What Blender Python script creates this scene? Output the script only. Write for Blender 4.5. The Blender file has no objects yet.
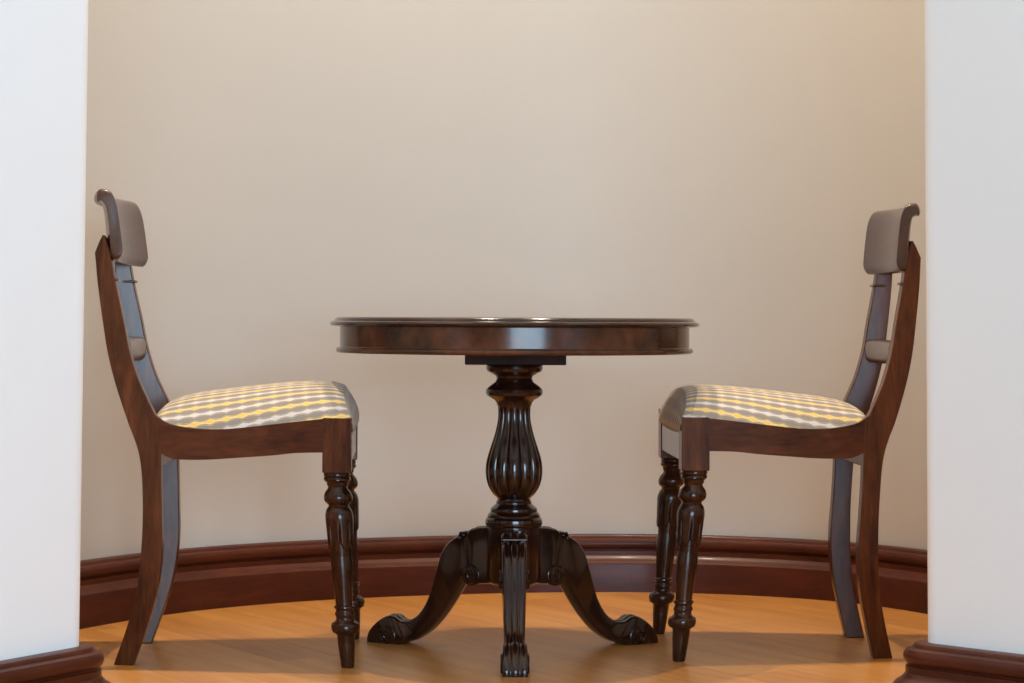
import bpy, bmesh, math
from mathutils import Vector, Matrix

scene = bpy.context.scene
COL = scene.collection
PI = math.pi

# ------------------------------------------------------------------ helpers
def obj(name, bm, mat, parent=None, smooth=True, angle=35):
    me = bpy.data.meshes.new(name)
    bmesh.ops.recalc_face_normals(bm, faces=bm.faces[:])
    bm.to_mesh(me); bm.free()
    o = bpy.data.objects.new(name, me); COL.objects.link(o)
    if mat: me.materials.append(mat)
    if smooth:
        me.polygons.foreach_set('use_smooth', [True] * len(me.polygons))
        me.set_sharp_from_angle(angle=math.radians(angle))
    if parent: o.parent = parent
    return o

def bevel(o, w, seg=2, ang=40):
    m = o.modifiers.new('bevel', 'BEVEL'); m.width = w; m.segments = seg
    m.limit_method = 'ANGLE'; m.angle_limit = math.radians(ang)
    return o

def catmull(pts, n=6, closed=False):
    P = [Vector(p) for p in pts]; out = []
    N = len(P)
    for i in range(N if closed else N - 1):
        if closed: a, b, c, d = P[i-1], P[i], P[(i+1) % N], P[(i+2) % N]
        else: a, b, c, d = P[max(i-1, 0)], P[i], P[i+1], P[min(i+2, N-1)]
        for k in range(n):
            t = k / n
            out.append(0.5*((2*b) + (c-a)*t + (2*a-5*b+4*c-d)*t*t + (3*b-a-3*c+d)*t**3))
    if not closed: out.append(P[-1].copy())
    return out

def resample(pts, n):
    P = [Vector(p) for p in pts]
    L = [0]
    for a, b in zip(P, P[1:]): L.append(L[-1] + (b-a).length)
    out = []; j = 0
    for i in range(n):
        s = L[-1]*i/(n-1)
        while j < len(P)-2 and L[j+1] < s: j += 1
        u = (s-L[j])/max(L[j+1]-L[j], 1e-9)
        out.append(P[j].lerp(P[j+1], min(max(u, 0), 1)))
    return out

def box(bm, lo, hi):
    v = [bm.verts.new((x, y, z)) for x in (lo[0], hi[0]) for y in (lo[1], hi[1]) for z in (lo[2], hi[2])]
    for f in ((0,1,3,2),(4,6,7,5),(0,4,5,1),(2,3,7,6),(0,2,6,4),(1,5,7,3)):
        bm.faces.new([v[i] for i in f])

def rings(bm, R, closed_u=True, cap=True):
    """R: list of rings of points, skinned together"""
    V = [[bm.verts.new(p) for p in r] for r in R]
    n = len(V[0])
    for a, b in zip(V, V[1:]):
        for k in range(n if closed_u else n-1):
            bm.faces.new((a[k], a[(k+1) % n], b[(k+1) % n], b[k]))
    if cap:
        bm.faces.new(V[0][::-1]); bm.faces.new(V[-1])
    return V

def lathe(bm, prof, n=48, fn=None, shear=None):
    """prof: list of (r, z). fn(r,z,theta)->r ; shear(z)->(dx,dy)"""
    R = []
    for r, z in prof:
        dx, dy = shear(z) if shear else (0, 0)
        ring = []
        for k in range(n):
            t = 2*PI*k/n
            q = fn(r, z, t) if fn else r
            ring.append((dx+q*math.cos(t), dy+q*math.sin(t), z))
        R.append(ring)
    return rings(bm, R)

def tube(bm, pts, r, n=6):
    P = [Vector(p) for p in pts]; R = []
    for i, p in enumerate(P):
        d = (P[min(i+1, len(P)-1)] - P[max(i-1, 0)]).normalized()
        a = d.orthogonal().normalized() if i == 0 else (prev - d*prev.dot(d)).normalized()
        prev = a; b = d.cross(a)
        rr = r(i/(len(P)-1)) if callable(r) else r
        R.append([p + rr*(a*math.cos(2*PI*k/n)+b*math.sin(2*PI*k/n)) for k in range(n)])
    rings(bm, R)

def prism(bm, poly, f):
    """poly: (x,z) outline ; f(x,z,s)->3D for s in (0,1)"""
    A = [bm.verts.new(f(x, z, 0)) for x, z in poly]
    B = [bm.verts.new(f(x, z, 1)) for x, z in poly]
    n = len(poly)
    bm.faces.new(A); bm.faces.new(B[::-1])
    for i in range(n):
        bm.faces.new((A[i], B[i], B[(i+1) % n], A[(i+1) % n]))

def smooth_prof(pts, n=4):
    return [(p.x, p.y) for p in catmull([(a, b, 0) for a, b in pts], n)]

# ------------------------------------------------------------------ materials
def new_mat(name):
    m = bpy.data.materials.new(name); m.use_nodes = True
    nt = m.node_tree
    return m, nt, nt.nodes['Principled BSDF']

def N(nt, t, **kw):
    n = nt.nodes.new(t)
    for k, v in kw.items(): setattr(n, k, v)
    return n

def M_(nt, op, a, b=None, c=None):
    n = N(nt, 'ShaderNodeMath', operation=op)
    for i, v in enumerate((a, b, c)):
        if v is None: continue
        if isinstance(v, (int, float)): n.inputs[i].default_value = v
        else: nt.links.new(v, n.inputs[i])
    return n.outputs[0]

def ramp(nt, fac, stops):
    r = N(nt, 'ShaderNodeValToRGB')
    el = r.color_ramp.elements
    while len(el) < len(stops): el.new(0.5)
    for e, (p, c) in zip(el, stops):
        e.position = p; e.color = (*c, 1)
    nt.links.new(fac, r.inputs[0])
    return r.outputs[0]

def wood(name, dark, light, scale=(1, 1, 1), rough=.27, coat=.08, spec=.22, bump=.02, mid=.5, patch=0.0):
    m, nt, b = new_mat(name)
    tc = N(nt, 'ShaderNodeTexCoord'); mp = N(nt, 'ShaderNodeMapping')
    mp.inputs['Scale'].default_value = scale
    nt.links.new(tc.outputs['Object'], mp.inputs[0])
    n1 = N(nt, 'ShaderNodeTexNoise'); n1.inputs['Scale'].default_value = 9; n1.inputs['Detail'].default_value = 7
    n1.inputs['Roughness'].default_value = .6; n1.inputs['Distortion'].default_value = .6
    nt.links.new(mp.outputs[0], n1.inputs[0])
    n2 = N(nt, 'ShaderNodeTexNoise'); n2.inputs['Scale'].default_value = 55; n2.inputs['Detail'].default_value = 3
    nt.links.new(mp.outputs[0], n2.inputs[0])
    f = M_(nt, 'ADD', M_(nt, 'MULTIPLY', n1.outputs[0], .72), M_(nt, 'MULTIPLY', n2.outputs[0], .28))
    col = ramp(nt, f, [(.33, dark), (mid+.02, [(a+c)/2 for a, c in zip(dark, light)]), (.68, light)])
    nt.links.new(col, b.inputs['Base Color'])
    b.inputs['Roughness'].default_value = rough
    b.inputs['Specular IOR Level'].default_value = spec
    b.inputs['Coat Weight'].default_value = coat; b.inputs['Coat Roughness'].default_value = .12
    if bump:
        bp = N(nt, 'ShaderNodeBump'); bp.inputs['Strength'].default_value = bump; bp.inputs['Distance'].default_value = .01
        nt.links.new(n2.outputs[0], bp.inputs['Height']); nt.links.new(bp.outputs[0], b.inputs['Normal'])
    return m

def paint(name, col):
    m, nt, b = new_mat(name)
    tc = N(nt, 'ShaderNodeTexCoord'); n = N(nt, 'ShaderNodeTexNoise')
    n.inputs['Scale'].default_value = 1.3; n.inputs['Detail'].default_value = 3
    nt.links.new(tc.outputs['Object'], n.inputs[0])
    c = ramp(nt, n.outputs[0], [(.3, [x*.975 for x in col]), (.7, [min(1, x*1.02) for x in col])])
    nt.links.new(c, b.inputs['Base Color'])
    b.inputs['Roughness'].default_value = .55; b.inputs['Specular IOR Level'].default_value = .25
    n2 = N(nt, 'ShaderNodeTexNoise'); n2.inputs['Scale'].default_value = 160
    nt.links.new(tc.outputs['Object'], n2.inputs[0])
    bp = N(nt, 'ShaderNodeBump'); bp.inputs['Strength'].default_value = .03; bp.inputs['Distance'].default_value = .004
    nt.links.new(n2.outputs[0], bp.inputs['Height']); nt.links.new(bp.outputs[0], b.inputs['Normal'])
    return m

MAT = {}
D1, L1 = (.022, .0066, .003), (.145, .043, .015)          # chair mahogany
MAT['wood_v'] = wood('mahogany_upright', D1, L1, (2.6, 2.6, .45))
MAT['wood_h'] = wood('mahogany_rail', (.028, .008, .0032), (.125, .033, .0115), (.5, 2.6, 2.6))
MAT['wood_y'] = wood('mahogany_crest', (.030, .010, .006), (.085, .030, .016), (2.6, .5, 2.6), rough=.28, coat=.4, spec=.5)
MAT['wood_turned'] = wood('mahogany_turned', (.013, .0042, .0022), (.062, .019, .0075), (3, 3, .6), rough=.2, coat=.2)
MAT['table'] = wood('mahogany_table', (.005, .0017, .0012), (.034, .0095, .0045), (1.6, 1.6, .5), rough=.17, coat=.3, spec=.33)
MAT['table_matte'] = wood('mahogany_rough', (.010, .0035, .0025), (.03, .011, .007), (1.6, 1.6, .5), rough=.6, coat=0, spec=.2)
MAT['apron'] = wood('mahogany_apron', (.012, .005, .003), (.12, .036, .013), (1.0, 1.0, .8), rough=.2, coat=.25, mid=.52)
MAT['base'] = wood('baseboard_mahogany', (.040, .0085, .004), (.088, .019, .0075), (.6, .6, 3), rough=.36, coat=.04, spec=.2, bump=.01)
MAT['wall'] = paint('wall_paint', (.495, .462, .428))
MAT['pier'] = paint('pier_paint', (.84, .85, .865))  # left pier: brighter, cooler daylight put into the paint colour
MAT['pier_warm'] = paint('pier_paint_warm', (.715, .695, .675))  # right pier: same paint, its weaker, warmer light put into the colour
MAT['ceiling'] = paint('ceiling_paint', (.82, .80, .78))

def floor_mat():
    m, nt, b = new_mat('honey_plank_floor')
    tc = N(nt, 'ShaderNodeTexCoord'); mp = N(nt, 'ShaderNodeMapping')
    mp.inputs['Rotation'].default_value = (0, 0, math.radians(58))
    nt.links.new(tc.outputs['Object'], mp.inputs[0])
    br = N(nt, 'ShaderNodeTexBrick')
    br.inputs['Scale'].default_value = 1; br.inputs['Brick Width'].default_value = 1.1; br.inputs['Row Height'].default_value = .12
    br.inputs['Mortar Size'].default_value = .0009; br.inputs['Mortar Smooth'].default_value = .3
    br.inputs['Color1'].default_value = (.0, .0, .0, 1); br.inputs['Color2'].default_value = (1, 1, 1, 1)
    br.inputs['Mortar'].default_value = (.4, .4, .4, 1)
    nt.links.new(mp.outputs[0], br.inputs[0])
    mp2 = N(nt, 'ShaderNodeMapping'); mp2.inputs['Scale'].default_value = (1.2, 14, 1)
    nt.links.new(mp.outputs[0], mp2.inputs[0])
    n1 = N(nt, 'ShaderNodeTexNoise', noise_dimensions='4D'); n1.inputs['Scale'].default_value = 2.2; n1.inputs['Detail'].default_value = 8
    n1.inputs['Distortion'].default_value = .5
    nt.links.new(mp2.outputs[0], n1.inputs[0])
    w = M_(nt, 'MULTIPLY', br.outputs[0], 7.0); nt.links.new(w, n1.inputs['W'])
    f = M_(nt, 'ADD', M_(nt, 'MULTIPLY', n1.outputs[0], .72), M_(nt, 'MULTIPLY', br.outputs[0], .20))
    c = ramp(nt, f, [(.22, (.325, .124, .025)), (.46, (.465, .197, .044)), (.72, (.57, .275, .075))])
    mx = N(nt, 'ShaderNodeMix', data_type='RGBA')
    nt.links.new(M_(nt, 'MULTIPLY', br.outputs['Fac'], .55), mx.inputs[0])
    nt.links.new(c, mx.inputs[6]); mx.inputs[7].default_value = (.12, .045, .012, 1)
    nt.links.new(mx.outputs[2], b.inputs['Base Color'])
    b.inputs['Roughness'].default_value = .36; b.inputs['Specular IOR Level'].default_value = .45
    b.inputs['Coat Weight'].default_value = .15; b.inputs['Coat Roughness'].default_value = .2
    bp = N(nt, 'ShaderNodeBump'); bp.inputs['Strength'].default_value = .05; bp.inputs['Distance'].default_value = .004
    nt.links.new(n1.outputs[0], bp.inputs['Height']); nt.links.new(bp.outputs[0], b.inputs['Normal'])
    return m
MAT['floor'] = floor_mat()

def fabric_mat():
    """grey cloth with chains of yellow and white lozenges running front to back"""
    m, nt, b = new_mat('lozenge_stripe_fabric')
    at = N(nt, 'ShaderNodeUVMap'); at.uv_map = 'UVMap'
    sx = N(nt, 'ShaderNodeSeparateXYZ'); nt.links.new(at.outputs[0], sx.inputs[0])
    u, v = sx.outputs[0], sx.outputs[1]          # metres: u along the stripe, v across
    row = M_(nt, 'DIVIDE', v, .0205)
    rid = M_(nt, 'FLOOR', row)
    rr = M_(nt, 'MULTIPLY', M_(nt, 'SUBTRACT', M_(nt, 'SUBTRACT', row, rid), .5), .0205)     # signed distance to row axis
    ra = M_(nt, 'ABSOLUTE', rr)
    par = M_(nt, 'FLOORED_MODULO', rid, 2)       # 0 yellow, 1 white
    t = M_(nt, 'PINGPONG', u, .01375)             # 0..0.0125 triangle
    tn = M_(nt, 'DIVIDE', t, .01375)
    lozenge = M_(nt, 'ADD', .0003, M_(nt, 'MULTIPLY', M_(nt, 'POWER', tn, 1.3), .0044))
    t2 = M_(nt, 'ABSOLUTE', M_(nt, 'SUBTRACT', tn, .12))
    bead = M_(nt, 'SUBTRACT', .0017, M_(nt, 'MULTIPLY', t2, .008))
    hw = M_(nt, 'MAXIMUM', lozenge, bead)
    inside = M_(nt, 'SUBTRACT', hw, ra)
    mask = M_(nt, 'GREATER_THAN', inside, 0)
    rim = M_(nt, 'LESS_THAN', M_(nt, 'ABSOLUTE', M_(nt, 'SUBTRACT', inside, .0)), .0011)
    # thin zig-zag following the chain
    zz = M_(nt, 'LESS_THAN', M_(nt, 'ABSOLUTE', M_(nt, 'SUBTRACT', ra, M_(nt, 'ADD', hw, .0030))), .0007)
    yw = N(nt, 'ShaderNodeMix', data_type='RGBA'); nt.links.new(par, yw.inputs[0])
    yw.inputs[6].default_value = (.74, .46, .11, 1); yw.inputs[7].default_value = (.58, .53, .49, 1)
    rimc = N(nt, 'ShaderNodeMix', data_type='RGBA'); nt.links.new(par, rimc.inputs[0])
    rimc.inputs[6].default_value = (.86, .62, .26, 1); rimc.inputs[7].default_value = (.62, .56, .52, 1)
    wv = N(nt, 'ShaderNodeTexNoise'); wv.inputs['Scale'].default_value = 900
    nt.links.new(at.outputs[0], wv.inputs[0])
    base = ramp(nt, wv.outputs[0], [(.3, (.20, .167, .138)), (.7, (.31, .262, .22))])
    a = N(nt, 'ShaderNodeMix', data_type='RGBA'); nt.links.new(mask, a.inputs[0]); nt.links.new(base, a.inputs[6]); nt.links.new(yw.outputs[2], a.inputs[7])
    c = N(nt, 'ShaderNodeMix', data_type='RGBA'); nt.links.new(M_(nt, 'MULTIPLY', rim, .7), c.inputs[0]); nt.links.new(a.outputs[2], c.inputs[6]); nt.links.new(rimc.outputs[2], c.inputs[7])
    d = N(nt, 'ShaderNodeMix', data_type='RGBA'); nt.links.new(M_(nt, 'MULTIPLY', zz, .35), d.inputs[0]); nt.links.new(c.outputs[2], d.inputs[6]); nt.links.new(rimc.outputs[2], d.inputs[7])
    nt.links.new(d.outputs[2], b.inputs['Base Color'])
    b.inputs['Roughness'].default_value = .8; b.inputs['Specular IOR Level'].default_value = .2
    b.inputs['Sheen Weight'].default_value = .15
    bp = N(nt, 'ShaderNodeBump'); bp.inputs['Strength'].default_value = .25; bp.inputs['Distance'].default_value = .001
    nt.links.new(M_(nt, 'ADD', M_(nt, 'MULTIPLY', mask, .8), wv.outputs[0]), bp.inputs['Height']); nt.links.new(bp.outputs[0], b.inputs['Normal'])
    return m
MAT['fabric'] = fabric_mat()

def flat_mat(name, col, rough=.5, metal=0):
    m, nt, b = new_mat(name)
    n = N(nt, 'ShaderNodeTexNoise'); n.inputs['Scale'].default_value = 20
    c = ramp(nt, n.outputs[0], [(.3, [x*.95 for x in col]), (.7, col)])
    nt.links.new(c, b.inputs['Base Color'])
    b.inputs['Roughness'].default_value = rough; b.inputs['Metallic'].default_value = metal
    return m
MAT['white'] = flat_mat('white_lacquer', (.8, .8, .8), .4)
m, nt, b = new_mat('window_glass'); b.inputs['Transmission Weight'].default_value = 1; b.inputs['Roughness'].default_value = 0; b.inputs['IOR'].default_value = 1.02
MAT['glass'] = m

def struct(o):
    o['kind'] = 'structure'; return o

# ------------------------------------------------------------------ the setting
CEIL = 3.9
ALC = [(-1.10, 4.02), (-1.02, 4.22), (-.935, 4.45), (-.838, 4.684), (-.705, 4.92), (-.53, 5.105), (-.305, 5.24), (-.058, 5.325), (.13, 5.358),
       (.33, 5.362), (.53, 5.31), (.7165, 5.195), (.868, 4.98), (.965, 4.72), (1.03, 4.45), (1.09, 4.22), (1.13, 4.02)]
alc = [(p.x, p.y) for p in catmull([(x, y, 0) for x, y in ALC], 6)]      # front face of the plinth of the baseboard

def normals2d(path):
    out = []
    for i, p in enumerate(path):
        a = Vector(path[max(i-1, 0)]); c = Vector(path[min(i+1, len(path)-1)]); q = Vector(p)
        d1 = (q-a).normalized() if i > 0 else (c-q).normalized()
        d2 = (c-q).normalized() if i < len(path)-1 else d1
        n1 = Vector((d1.y, -d1.x)); n2 = Vector((d2.y, -d2.x))
        n = (n1+n2).normalized()
        out.append(n / max(n.dot(n1), .35))
    return out

def sweep(bm, path, prof, closed=True):
    """prof (offset,z); offset positive along the right-hand normal of the path"""
    nn = normals2d(path)
    R = [[(p[0]+n.x*o, p[1]+n.y*o, z) for o, z in prof] for p, n in zip(path, nn)]
    rings(bm, R, closed_u=closed, cap=closed)

# baseboard section, offset from the wall face
BB = [(0, 0), (.052, 0), (.052, .060), (.051, .064), (.047, .0675), (.041, .071), (.037, .075), (.0345, .0785), (.033, .0795), (.033, .0895), (.029, .091), (.029, .0925), (.0325, .0945), (.0355, .099), (.0365, .1045),
      (.0355, .110), (.0325, .1145), (.027, .1165), (.0235, .1170), (.0225, .120), (.020, .1228), (.016, .124), (0, .124)]

# alcove wall path: plinth front is 0.038 in front of the wall; room side is the right-hand side walking left -> right
nn = normals2d(alc)
alc_wall = [(p[0]-n.x*.052, p[1]-n.y*.052) for p, n in zip(alc, nn)]
bm = bmesh.new(); sweep(bm, alc_wall, [(0, -.02), (0, CEIL), (-.12, CEIL), (-.12, -.02)])
struct(obj('wall_alcove', bm, MAT['wall'], angle=50))
bm = bmesh.new(); sweep(bm, alc_wall, BB)
struct(obj('baseboard_alcove', bm, MAT['base'], angle=28))

def corner_path(pts, k, r, n=6):
    """round vertex k of a polyline with radius r"""
    p = [Vector(q) for q in pts]
    a = (p[k-1]-p[k]).normalized(); b = (p[k+1]-p[k]).normalized()
    A = p[k]+a*r; B = p[k]+b*r
    mid = []
    for i in range(n+1):
        t = i/n
        q = A.lerp(p[k], t).lerp(p[k].lerp(B, t), t); mid.append((q.x, q.y))
    return [tuple(q) for q in p[:k]] + mid + [tuple(q) for q in p[k+1:]]

LP = corner_path([(-4.2, -3.2), (-2.6, -.1), (-1.15, 2.62), (-.623, 3.556), (-1.16, 4.05)], 3, .03)
# walked so that the room lies on the right-hand side
LPATH = LP
RP = corner_path([(1.19, 4.05), (.6155, 3.634), (1.30, 2.93), (2.9, -.1), (4.2, -3.2)], 1, .03)
RPATH = RP
# straight run in front of the camera's side
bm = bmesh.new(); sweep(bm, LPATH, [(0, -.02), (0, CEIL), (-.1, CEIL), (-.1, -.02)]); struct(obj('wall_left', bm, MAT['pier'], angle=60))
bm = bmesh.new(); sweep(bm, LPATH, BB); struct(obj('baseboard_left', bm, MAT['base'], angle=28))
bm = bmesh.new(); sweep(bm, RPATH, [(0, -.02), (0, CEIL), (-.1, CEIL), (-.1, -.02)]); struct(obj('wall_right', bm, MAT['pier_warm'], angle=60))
bm = bmesh.new(); sweep(bm, RPATH, BB); struct(obj('baseboard_right', bm, MAT['base'], angle=28))

bm = bmesh.new(); box(bm, (-4.4, -3.4, -.06), (4.4, 5.7, 0)); struct(obj('floor', bm, MAT['floor'], smooth=False))
bm = bmesh.new(); box(bm, (-4.4, -3.4, CEIL), (4.4, 5.7, CEIL+.06)); struct(obj('ceiling', bm, MAT['ceiling'], smooth=False))
# wall behind the camera with one tall window
WX0, WX1, WZ0, WZ1 = -.3, 2.5, .2, 2.0
bm = bmesh.new()
box(bm, (-4.3, -3.3, -.02), (WX0, -3.2, CEIL)); box(bm, (WX1, -3.3, -.02), (4.3, -3.2, CEIL))
box(bm, (WX0, -3.3, -.02), (WX1, -3.2, WZ0)); box(bm, (WX0, -3.3, WZ1), (WX1, -3.2, CEIL))
struct(obj('wall_back', bm, MAT['wall'], smooth=False))
bm = bmesh.new()
for x in (WX0, WX0+1.37, WX1-.06): box(bm, (x, -3.28, WZ0), (x+.06, -3.22, WZ1))
box(bm, (WX0, -3.28, WZ0), (WX1, -3.22, WZ0+.06)); box(bm, (WX0, -3.28, WZ1-.06), (WX1, -3.22, WZ1))
wf = struct(obj('window_1', bm, MAT['white'], smooth=False))

# ------------------------------------------------------------------ chairs
def hw(x): return .216 + .158*x            # half width of the chair (outer faces) at depth x

BACK = [(-.432, .750), (-.4385, .738), (-.447, .718), (-.4455, .700), (-.443, .666), (-.435, .598), (-.4265, .540), (-.413, .484), (-.393, .422), (-.382, .395), (-.372, .364),
        (-.3665, .325), (-.3635, .26), (-.364, .21), (-.367, .155), (-.375, .103), (-.387, .055), (-.404, 0)]
FRONT_POST = [(-.427, .743), (-.4215, .725), (-.4175, .705), (-.4135, .678), (-.409, .655), (-.398, .600), (-.3885, .548), (-.3735, .497), (-.358, .462), (-.344, .434), (-.335, .427)]
LEG_FRONT = [(-.333, .362), (-.332, .316), (-.3295, .256), (-.3275, .195), (-.334, .127), (-.349, .065), (-.369, 0)]
RAIL_TOP = [(-.344, .4335), (-.325, .4215), (-.305, .4155), (-.264, .4105), (-.215, .411), (-.139, .4195), (-.055, .4295), (-.049, .430)]
RAIL_BOT = [(-.049, .372), (-.098, .3705), (-.138, .366), (-.195, .3615), (-.25, .3575), (-.297, .357), (-.318, .360), (-.334, .368)]

def make_chair(loc, rz, label, cdz, cdx, tilt, twist, splay, plump, rake):
    t = bpy.data.objects.new('dining_chair', None); COL.objects.link(t)
    t.location = loc; t.rotation_euler = (0, 0, rz)
    t['label'] = label; t['category'] = 'chair'; t['group'] = 'mahogany dining chairs at the pedestal table'
    def lean(x, z):
        return x - tilt*max(0, z-.43) + splay*max(0, 1-z/.36)**1.8
    def slab(s, th, inset=0):
        def f(x, z, k):
            return (lean(x, z), s*(hw(x)-inset-th*k), z)
        return f
    back = BACK[:1] + [tuple(p) for p in smooth_prof(BACK[1:3], 1)] + smooth_prof(BACK[2:], 4)[1:]
    front = FRONT_POST[::-1]
    poly = back + smooth_prof(LEG_FRONT[::-1], 4) + [(-.333, .40)] + smooth_prof(front[:8], 4) + front[8:]
    for s in (-1, 1):
        bm = bmesh.new(); prism(bm, poly, slab(s, .030))
        o = bevel(obj('back_post', bm, MAT['wood_v'], t, angle=30), .0022, 2)
        # half-round bead across the front of the post under the crest
        bm = bmesh.new()
        yb = hw(-.41)
        xf = lean(-.4125, .671)
        pl = [(xf-.012, yb-.004), (xf+.0045, yb-.0003), (xf+.0060, yb-.004), (xf+.0060, yb-.026), (xf+.0045, yb-.0335), (xf-.022, yb-.0335)]
        rings(bm, [[(x, s*y, z) for x, y in pl] for z in (.6685, .6735)])
        bevel(obj('post_bead', bm, MAT['wood_y'], o), .0015, 2)
        bm = bmesh.new()
        rp = smooth_prof(RAIL_TOP, 3) + smooth_prof(RAIL_BOT, 3)
        prism(bm, rp, slab(s, .026))
        bevel(obj('side_rail', bm, MAT['wood_h'], t, angle=30), .003, 3)
        # front leg: square block, then turned shaft raking forward
        yl = s*(hw(-.026)-.027)
        bm = bmesh.new()
        sec = [(-.0505, s*(hw(-.0505)-.0002)), (0, s*(hw(0)-.0002)), (0, s*(hw(0)-.052)), (-.0505, s*(hw(-.05)-.052))]
        rings(bm, [[(x, y, z) for x, y in sec] for z in (.337, .4315)])
        o = bevel(obj('front_leg', bm, MAT['wood_v'], t), .0016, 2)
        P = [(.0225, .337), (.0235, .333), (.0235, .331), (.0215, .329), (.0235, .327), (.0235, .3235), (.0205, .321), (.0185, .3185), (.0185, .315), (.0165, .312), (.0178, .308),
             (.0222, .303), (.0248, .2965), (.0252, .292), (.0240, .287), (.0205, .283), (.0178, .281), (.0175, .278), (.0195, .276), (.0225, .271), (.0243, .264), (.0246, .258)]
        zs = [.258 - .0016*i for i in range(1, 42)]
        P += [(.0246 - (.258-z)*.053, z) for z in zs]
        P += [(.0192, .180), (.0182, .160), (.0166, .135), (.0150, .113), (.0150, .108), (.0178, .106), (.0180, .103), (.0158, .101), (.0150, .097), (.0168, .094), (.0172, .091),
              (.0155, .088), (.0155, .083), (.0185, .0795), (.0235, .0765), (.0248, .0715), (.0248, .067), (.0232, .0615), (.0170, .058), (.0156, .055), (.0148, .04), (.0118, .004), (.0105, 0)]
        def petal(r, z, th):
            if z > .262 or z < .188: return r
            ph = (th*8/(2*PI)) % 1.0
            tip = .203 + .020*abs(ph-.5)**1.5*2.4
            k = min(1, max(0, (z-tip)/.0022)); edge = min(1, abs(ph)/.09, abs(1-ph)/.09)
            return r - .0034*(1-k) - .0030*(1-edge)*k*min(1, max(0, (.255-z)/.02))
        bm = bmesh.new()
        lathe(bm, P, 128, petal, lambda z: (-.026+rake*(1-z/.337), yl))
        obj('turned_shaft', bm, MAT['wood_turned'], o, angle=50)
    # front and rear seat rails
    bm = bmesh.new(); w = hw(0)-.05
    box(bm, (-.026, -w, .353), (-.0015, w, .406)); bevel(obj('front_rail', bm, MAT['wood_y'], t), .002, 2)
    bm = bmesh.new(); w = hw(-.345)-.028
    box(bm, (-.362, -w, .340), (-.338, w, .402)); bevel(obj('rear_rail', bm, MAT['wood_h'], t), .002, 2)
    # crest rail: scrolled-over section swept on a shallow curve, ends forward
    sec = smooth_prof([(-.4335, .8255), (-.4235, .8195), (-.4165, .801), (-.412, .768), (-.4075, .722), (-.408, .710), (-.413, .7025), (-.421, .7035), (-.427, .715), (-.4295, .753),
                       (-.433, .788), (-.438, .806), (-.447, .811), (-.4535, .8075), (-.457, .813), (-.4525, .822), (-.4435, .8268)], 4)
    sec = sec[:-1]
    W = .166; zc = .764; R = []
    ys = [-1, -.995, -.98, -.955, -.92] + [-.85+.1*i for i in range(18)] + [.92, .955, .98, .995, 1]
    for u in ys:
        a = abs(u)
        d = (1-a)*W; rc = .009
        k = 1 if d >= rc else (1 - (rc - math.sqrt(max(0, rc*rc-(rc-d)**2)))/.062*.9)
        ring = []
        for x, z in sec:
            zz = zc + (z-zc)*k
            xs = x if x > -.44 else -.44+(x+.44)*.62
            xx = xs + .024*(a*a) - .012 + cdx - twist*u*W
            ring.append((lean(xx, zz), u*W, zz+cdz+(.16*twist*(u+1))))
        R.append(ring)
    bm = bmesh.new(); rings(bm, R); bevel(obj('crest_rail', bm, MAT['wood_y'], t, angle=45), .0015, 2)
    # middle back rail: fat rounded bar dished like the crest, pinched where it meets the posts
    W = hw(-.402)-.026; R = []
    for i in range(29):
        u = -1+2*i/28; a = abs(u)
        k = 1 if a < .9 else 1-.28*((a-.9)/.1)**2
        x0 = -.402 + .006*a*a - .006
        R.append([(lean(x0, .546)+.0135*k*math.copysign(abs(math.cos(q))**.8, math.cos(q)), u*W, .546+.0225*k*math.copysign(abs(math.sin(q))**.75, math.sin(q))) for q in [2*PI*j/24 for j in range(24)]])
    bm = bmesh.new(); rings(bm, R); obj('back_rail', bm, MAT['wood_y'], t, angle=60)
    # seat cushion
    bm = bmesh.new(); uv = bm.loops.layers.uv.new('UVMap')
    NT = 48
    crown = [(-.354, .420), (-.348, .438), (-.33, .4555), (-.29, .4685), (-.23, .4775), (-.15, .4868), (-.10, .4900), (-.064, .4890), (-.046, .4830)]
    rail = [(-.352, .412), (-.344, .420)] + [(x, z-.0045) for x, z in RAIL_TOP[1:-1]] + [(-.046, .4255)]
    cr = resample(smooth_prof_v(crown), 40); rl = smooth_prof_v(rail)
    def railz(x):
        for a, b_ in zip(rl, rl[1:]):
            if a.x <= x <= b_.x: return a.y+(b_.y-a.y)*(x-a.x)/max(b_.x-a.x, 1e-9)
        return rl[-1].y if x > rl[-1].x else rl[0].y
    grid = []
    for i in range(NT+1):
        v = -1+2*i/NT
        a = abs(v)
        dome = (1-a**2.6)**.62 if a < 1 else 0
        col = []; du = 0; last = None
        for j, c in enumerate(cr):
            fold = -.021 + .019*(1-dome)          # the front crease runs forward to the corner
            x = -.352 + (c.x+.352)*(fold+.352)/(.306)
            ze = railz(min(x, -.046)); z = ze + plump*(c.y-ze)*dome if c.y > ze else c.y
            if x > -.046: z = max(z, .4255+.0065*(x+.046)/.042) if dome < .02 else z
            y = v*(hw(x)-.009)
            col.append([x, y, z])
        # front face bulging down over the front rail
        x0, y0, z0 = col[-1]
        nf = 12
        for k in range(1, nf+1):
            s = k/nf
            zb = .4035
            z = z0 + (zb-z0)*(1-math.cos(s*PI/2)) if False else z0+(zb-z0)*s
            bul = math.sin(min(1, s*1.15)*PI/2)
            edge = min(1, (1-a)/.06)
            x = x0 + (.0045-x0)*bul*(.55+.45*dome) + .004*math.sin(s*PI)*dome
            if s > .85: x -= .003*(s-.85)/.15
            yy = v*((hw(-.026)-.009) - .002*s)
            col.append([x, yy, z])
        grid.append(col)
    V = [[bm.verts.new(p) for p in c] for c in grid]
    # stripe coordinates: length measured down the middle column, width across
    mc = grid[NT//2]; U = [0]
    for p, q in zip(mc, mc[1:]): U.append(U[-1]+(Vector(q)-Vector(p)).length)
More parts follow.
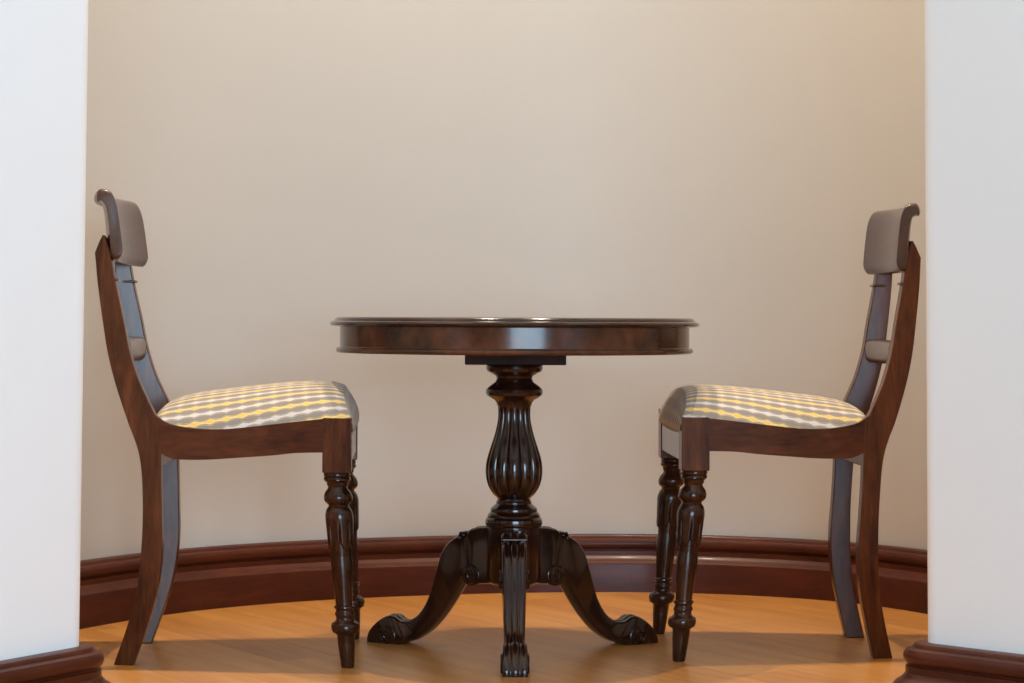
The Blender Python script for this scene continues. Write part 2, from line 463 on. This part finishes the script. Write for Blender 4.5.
    def arc(j):
        s = [0]
        for i in range(NT): s.append(s[-1]+(Vector(grid[i+1][j])-Vector(grid[i][j])).length)
        return [q-s[NT//2] for q in s]
    AR = [arc(j) for j in range(len(U))]
    for j in range(40, len(U)): AR[j] = AR[39]
    for i in range(NT):
        for j in range(len(U)-1):
            f = bm.faces.new((V[i][j], V[i][j+1], V[i+1][j+1], V[i+1][j]))
            for lp, (a, c) in zip(f.loops, ((i, j), (i, j+1), (i+1, j+1), (i+1, j))):
                lp[uv].uv = (U[c], AR[c][a]+.2255)
    # close underneath
    bot = [[bm.verts.new((p[0]-.002, p[1], .400 if j < 2 else min(p[2]-.01, .404))) for j, p in ((0, c[0]), (1, c[-1]))] for c in grid]
    for i in range(NT):
        bm.faces.new((V[i][0], V[i+1][0], bot[i+1][0], bot[i][0]))
        bm.faces.new((V[i][-1], bot[i][1], bot[i+1][1], V[i+1][-1]))
        bm.faces.new((bot[i][0], bot[i+1][0], bot[i+1][1], bot[i][1]))
    obj('seat_cushion', bm, MAT['fabric'], t, angle=26)
    return t

def smooth_prof_v(pts, n=5):
    return catmull([(a, b, 0) for a, b in pts], n)

make_chair((-.284, 4.387, 0), math.radians(2.2), 'mahogany dining chair on the left of the round table, striped cushion', .004, .003, .030, -.022, -.008, 1.0, .022)
make_chair((.295, 4.483, 0), math.radians(182), 'mahogany dining chair on the right of the round table, its front seat rail in view', -.009, -.003, -.015, 0, .018, .90, .028)

# ------------------------------------------------------------------ pedestal table
t = bpy.data.objects.new('pedestal_table', None); COL.objects.link(t); t.location = (.006, 4.40, 0)
t['label'] = 'round dark mahogany pedestal table on three scrolled legs, between two chairs'; t['category'] = 'table'
bm = bmesh.new()
lathe(bm, [(.05, .5895), (.322, .5895), (.3315, .5905), (.3365, .5925), (.3375, .5955), (.3355, .5985), (.3315, .6000), (.3295, .6005), (.3285, .6025), (.3265, .6050), (.3235, .6065), (.320, .607), (.05, .607)], 128)
obj('tabletop', bm, MAT['table'], t, angle=30)
bm = bmesh.new()
lathe(bm, [(.30, .544), (.322, .5425), (.3255, .5445), (.3262, .5475), (.3245, .551), (.3200, .5525), (.3190, .554), (.3190, .590), (.30, .590)], 128)
# inner side of the ring
obj('apron', bm, MAT['apron'], t, angle=30)
bm = bmesh.new(); box(bm, (-.0885, -.12, .5225), (.092, .12, .5435)); bevel(obj('bearer_block', bm, MAT['table_matte'], t), .002)
Zc = lambda y: .607-(y-317.5)/554
col = [(.046, 364), (.0515, 366), (.0520, 369), (.0495, 372), (.042, 374), (.0345, 376.5), (.0325, 379), (.034, 381.5), (.0355, 383), (.0385, 384), (.046, 387), (.0515, 390), (.0525, 393), (.0505, 396),
       (.044, 398.5), (.037, 400.5), (.0335, 403), (.0315, 406)]
vase = smooth_prof([(.0300, 408), (.0292, 415), (.0310, 424), (.0360, 436), (.0430, 448), (.0495, 460), (.0520, 470), (.0510, 479), (.0470, 487), (.0410, 493), (.0350, 497)], 5)
low = [(.0315, 498.5), (.0300, 500), (.0305, 501.5), (.0325, 503), (.0325, 505), (.0370, 507), (.0420, 509.5), (.0430, 512), (.0425, 513), (.0465, 515), (.0485, 517.5), (.0480, 518.5), (.0515, 520.5), (.0525, 523.5), (.0515, 526),
       (.0490, 527.5), (.0488, 532), (.0488, 578), (.046, 583), (.038, 586), (.015, 588)]
zt, zb = Zc(406), Zc(497)
def lobes(r, z, th):
    if z > zt or z < zb: return r
    s = (zt-z)/(zt-zb); amp = min(1, s/.06, (1-s)/.06)
    return r*(1 - .12*amp*(1-abs(math.cos(6*(th+PI/2)))**.6))
prof = [(r, Zc(y)) for r, y in col+list(vase)+low]
bm = bmesh.new(); lathe(bm, prof, 192, lobes); obj('turned_column', bm, MAT['table'], t, angle=30)

def table_leg(phi):
    c30 = math.cos(PI/6)
    def rz(x, y):
        r = abs(514-x)/545/c30 if False else None
        # solve the radius with the leg receding from the camera
        r = .1
        for _ in range(6):
            d = 4.40+.5*r; r = (514-x)/2400*d/c30
        return (r-.0275*min(1, (r/.3)**2.5), .607-(y-317.5)*(4.40+.5*r)/2400)
    outer = [(502, 524), (480, 524.3), (474, 527), (470, 531.8), (466, 532.0), (461, 533), (451.6, 539.4), (445, 548.8), (440.6, 561), (436, 577), (432, 589), (426.6, 600), (418.8, 609.7), (411, 614.4), (404.7, 616), (396.9, 614.4),
             (389, 610), (380, 611.5), (372, 617), (365.5, 625), (363, 633), (364.5, 643.2)]
    inner = [(502, 580), (486, 581), (482, 579), (478.5, 577), (474, 573.5), (469.5, 573.5), (466, 576.5), (463, 581.6), (457.8, 591), (450, 603.4), (440.6, 616), (429.7, 626.9), (417, 634.7), (408, 637.5), (400, 639.5), (399, 643.2), (392, 643.2), (380, 643.2), (368, 643.2)]
    o = [rz(*p) for p in outer]; i_ = [rz(*p) for p in inner]
    return o, i_

def build_leg(phi):
    o, i_ = table_leg(phi)
    NS = 90
    O = resample(smooth_prof_v(o, 6), NS); I = resample(smooth_prof_v(i_, 6), NS)
    e = Vector((math.cos(phi), math.sin(phi), 0)); q = Vector((-math.sin(phi), math.cos(phi), 0)); k = Vector((0, 0, 1))
    # half thickness along the leg: wide at the knee, slim at the ankle, wide again at the foot
    def half(s):
        pts = [(0, .0235), (.12, .0235), (.3, .0215), (.55, .0185), (.68, .0175), (.78, .0205), (.86, .0215), (1, .0215)]
        for (a, va), (b, vb) in zip(pts, pts[1:]):
            if a <= s <= b: return va+(vb-va)*(s-a)/(b-a)
        return .024
    R = []
    for n, (a, b) in enumerate(zip(O, I)):
        s = n/(NS-1); h = half(s)
        ring = []
        dirv = (a-b); ln = max(dirv.length, 1e-5); dn = dirv/ln
        M = 30
        for m_ in range(M+1):                 # reeded outer face
            u = -1+2*m_/M
            reed = abs(math.cos(1.38*PI*u))**.65
            edge = 0 if abs(u) < .999 else 1
            dep = min(.0052, ln*.18)*(1-reed) + edge*.0004
            crown_ = min(.0045, ln*.15)*(abs(u)**2.5)
            if s > .78: dep *= max(.7, 1-(s-.78)*3); crown_ *= max(.15, 1-(s-.78)*8)
            p = a - dn*(dep+crown_)
            ring.append(e*p.x + k*p.y + q*(u*h))
        for m_ in range(9):
            u = 1-2*m_/8
            p = b + dn*min(.003, ln*.15)*(abs(u)**4)
            ring.append(e*p.x + k*p.y + q*(u*h))
        R.append(ring)
    bm = bmesh.new(); rings(bm, R)
    leg = obj('leg', bm, MAT['table'], t, angle=42)
    # rolled scroll under the knee and rosette scrolls on the sides of the foot
    def rzp(x, y):
        r = .1
        for _ in range(6):
            d = 4.40+.5*r; r = (514-x)/2400*d/math.cos(PI/6)
        return Vector((r-.0275*min(1, (r/.3)**2.5), .607-(y-317.5)*(4.40+.5*r)/2400))
    c = rzp(477.5, 571.5)
    def cyl(c, rad, w, name):
        bm = bmesh.new()
        prof = [(rad*.55, -w), (rad*.9, -w+.001), (rad, -w+.003), (rad, w-.003), (rad*.9, w-.001), (rad*.55, w)]
        Rg = []
        for r, y in prof:
            Rg.append([e*(c.x+r*math.cos(a)) + k*(c.y+r*math.sin(a)) + q*y for a in [2*PI*j/32 for j in range(32)]])
        rings(bm, Rg)
        for sgn in (-1, 1):
            pts = []
            for j in range(41):
                s = j/40; a = (2.1*2*PI)*s + PI*.5; r = rad*(.88-.72*s)
                pts.append(e*(c.x+r*math.cos(a)) + k*(c.y+r*math.sin(a)) + q*(sgn*(w+.0004)))
            tube(bm, pts, lambda s: .0023*(1-.4*s), 6)
        return obj(name, bm, MAT['table'], leg, angle=45)
    cyl(c, .0195, .0248, 'knee_scroll')
    cyl(rzp(385.0, 630.5), .0190, .0226, 'foot_scroll')
    # small volute capital at the head of the leg's reeded front
    bm = bmesh.new()
    cp = rzp(464.5, 533.5)
    for sgn in (-1, 1):
        pts = []
        for j in range(25):
            s = j/24; a = -PI*.5 + sgn*0 + 1.6*PI*s; r = .0085*(1-.75*s)
            pts.append(e*(cp.x-.002) + q*(sgn*(.0135 + r*math.cos(a))) + k*(cp.y - .002 + r*math.sin(a)) + e*(.004*s))
        tube(bm, pts, .0028, 8)
    tube(bm, [e*(cp.x-.0045) + k*(cp.y+.0055) + q*y for y in (-.022, -.011, 0, .011, .022)], .0032, 8)
    obj('leg_capital', bm, MAT['table'], leg, angle=60)

for phi in (-89.4, 30.6, 150.6): build_leg(math.radians(phi))

# ------------------------------------------------------------------ lights
def light(name, kind, loc, rot, energy, color, **kw):
    d = bpy.data.lights.new(name, kind); d.energy = energy; d.color = color
    for a, v in kw.items(): setattr(d, a, v)
    o = bpy.data.objects.new(name, d); COL.objects.link(o); o.location = loc; o.rotation_euler = rot
    return o
for x in (-.45, .45):
    light('ceiling_spot', 'SPOT', (x, 4.60, 3.86), (0, 0, 0), 275, (1, .84, .64), spot_size=math.radians(110), spot_blend=1, shadow_soft_size=.02)
light('window_daylight', 'AREA', ((WX0+WX1)/2, -3.17, (WZ0+WZ1)/2), (PI/2, 0, 0), 310, (.54, .79, 1), shape='RECTANGLE', size=WX1-WX0, size_y=WZ1-WZ0)
light('hall_ceiling_light', 'AREA', (0, 1.6, CEIL-.03), (0, 0, 0), 10, (1, .88, .74), shape='RECTANGLE', size=2.2, size_y=2.2)  # added warm ambient fill from overhead, not a real fixture

w = bpy.data.worlds.new('world'); scene.world = w; w.use_nodes = True
w.node_tree.nodes['Background'].inputs[0].default_value = (.7, .82, 1, 1); w.node_tree.nodes['Background'].inputs[1].default_value = .6

# ------------------------------------------------------------------ camera
F_PX, TH, ROLL, YH = 2400.0, math.radians(3.3), math.radians(.25), 317.5
cam = bpy.data.cameras.new('camera'); co = bpy.data.objects.new('camera', cam); COL.objects.link(co)
cam.sensor_width = 36; cam.lens = F_PX*36/1024; cam.clip_start = .05
fw = Vector((0, math.cos(TH), math.sin(TH))); up = Vector((0, -math.sin(TH), math.cos(TH))); rt = Vector((1, 0, 0))
Rv = rt*math.cos(ROLL)+up*math.sin(ROLL); Uv = -rt*math.sin(ROLL)+up*math.cos(ROLL)
Mx = Matrix((Rv, Uv, -fw)).transposed().to_4x4(); Mx.translation = (0, 0, .607)
co.matrix_world = Mx
cam.shift_y = ((YH - F_PX*math.tan(TH)) - 341.5)/1024
scene.camera = co
scene.view_settings.view_transform = 'Standard'
scene.view_settings.look = 'None'
scene.cycles.max_bounces = 10; scene.cycles.diffuse_bounces = 6
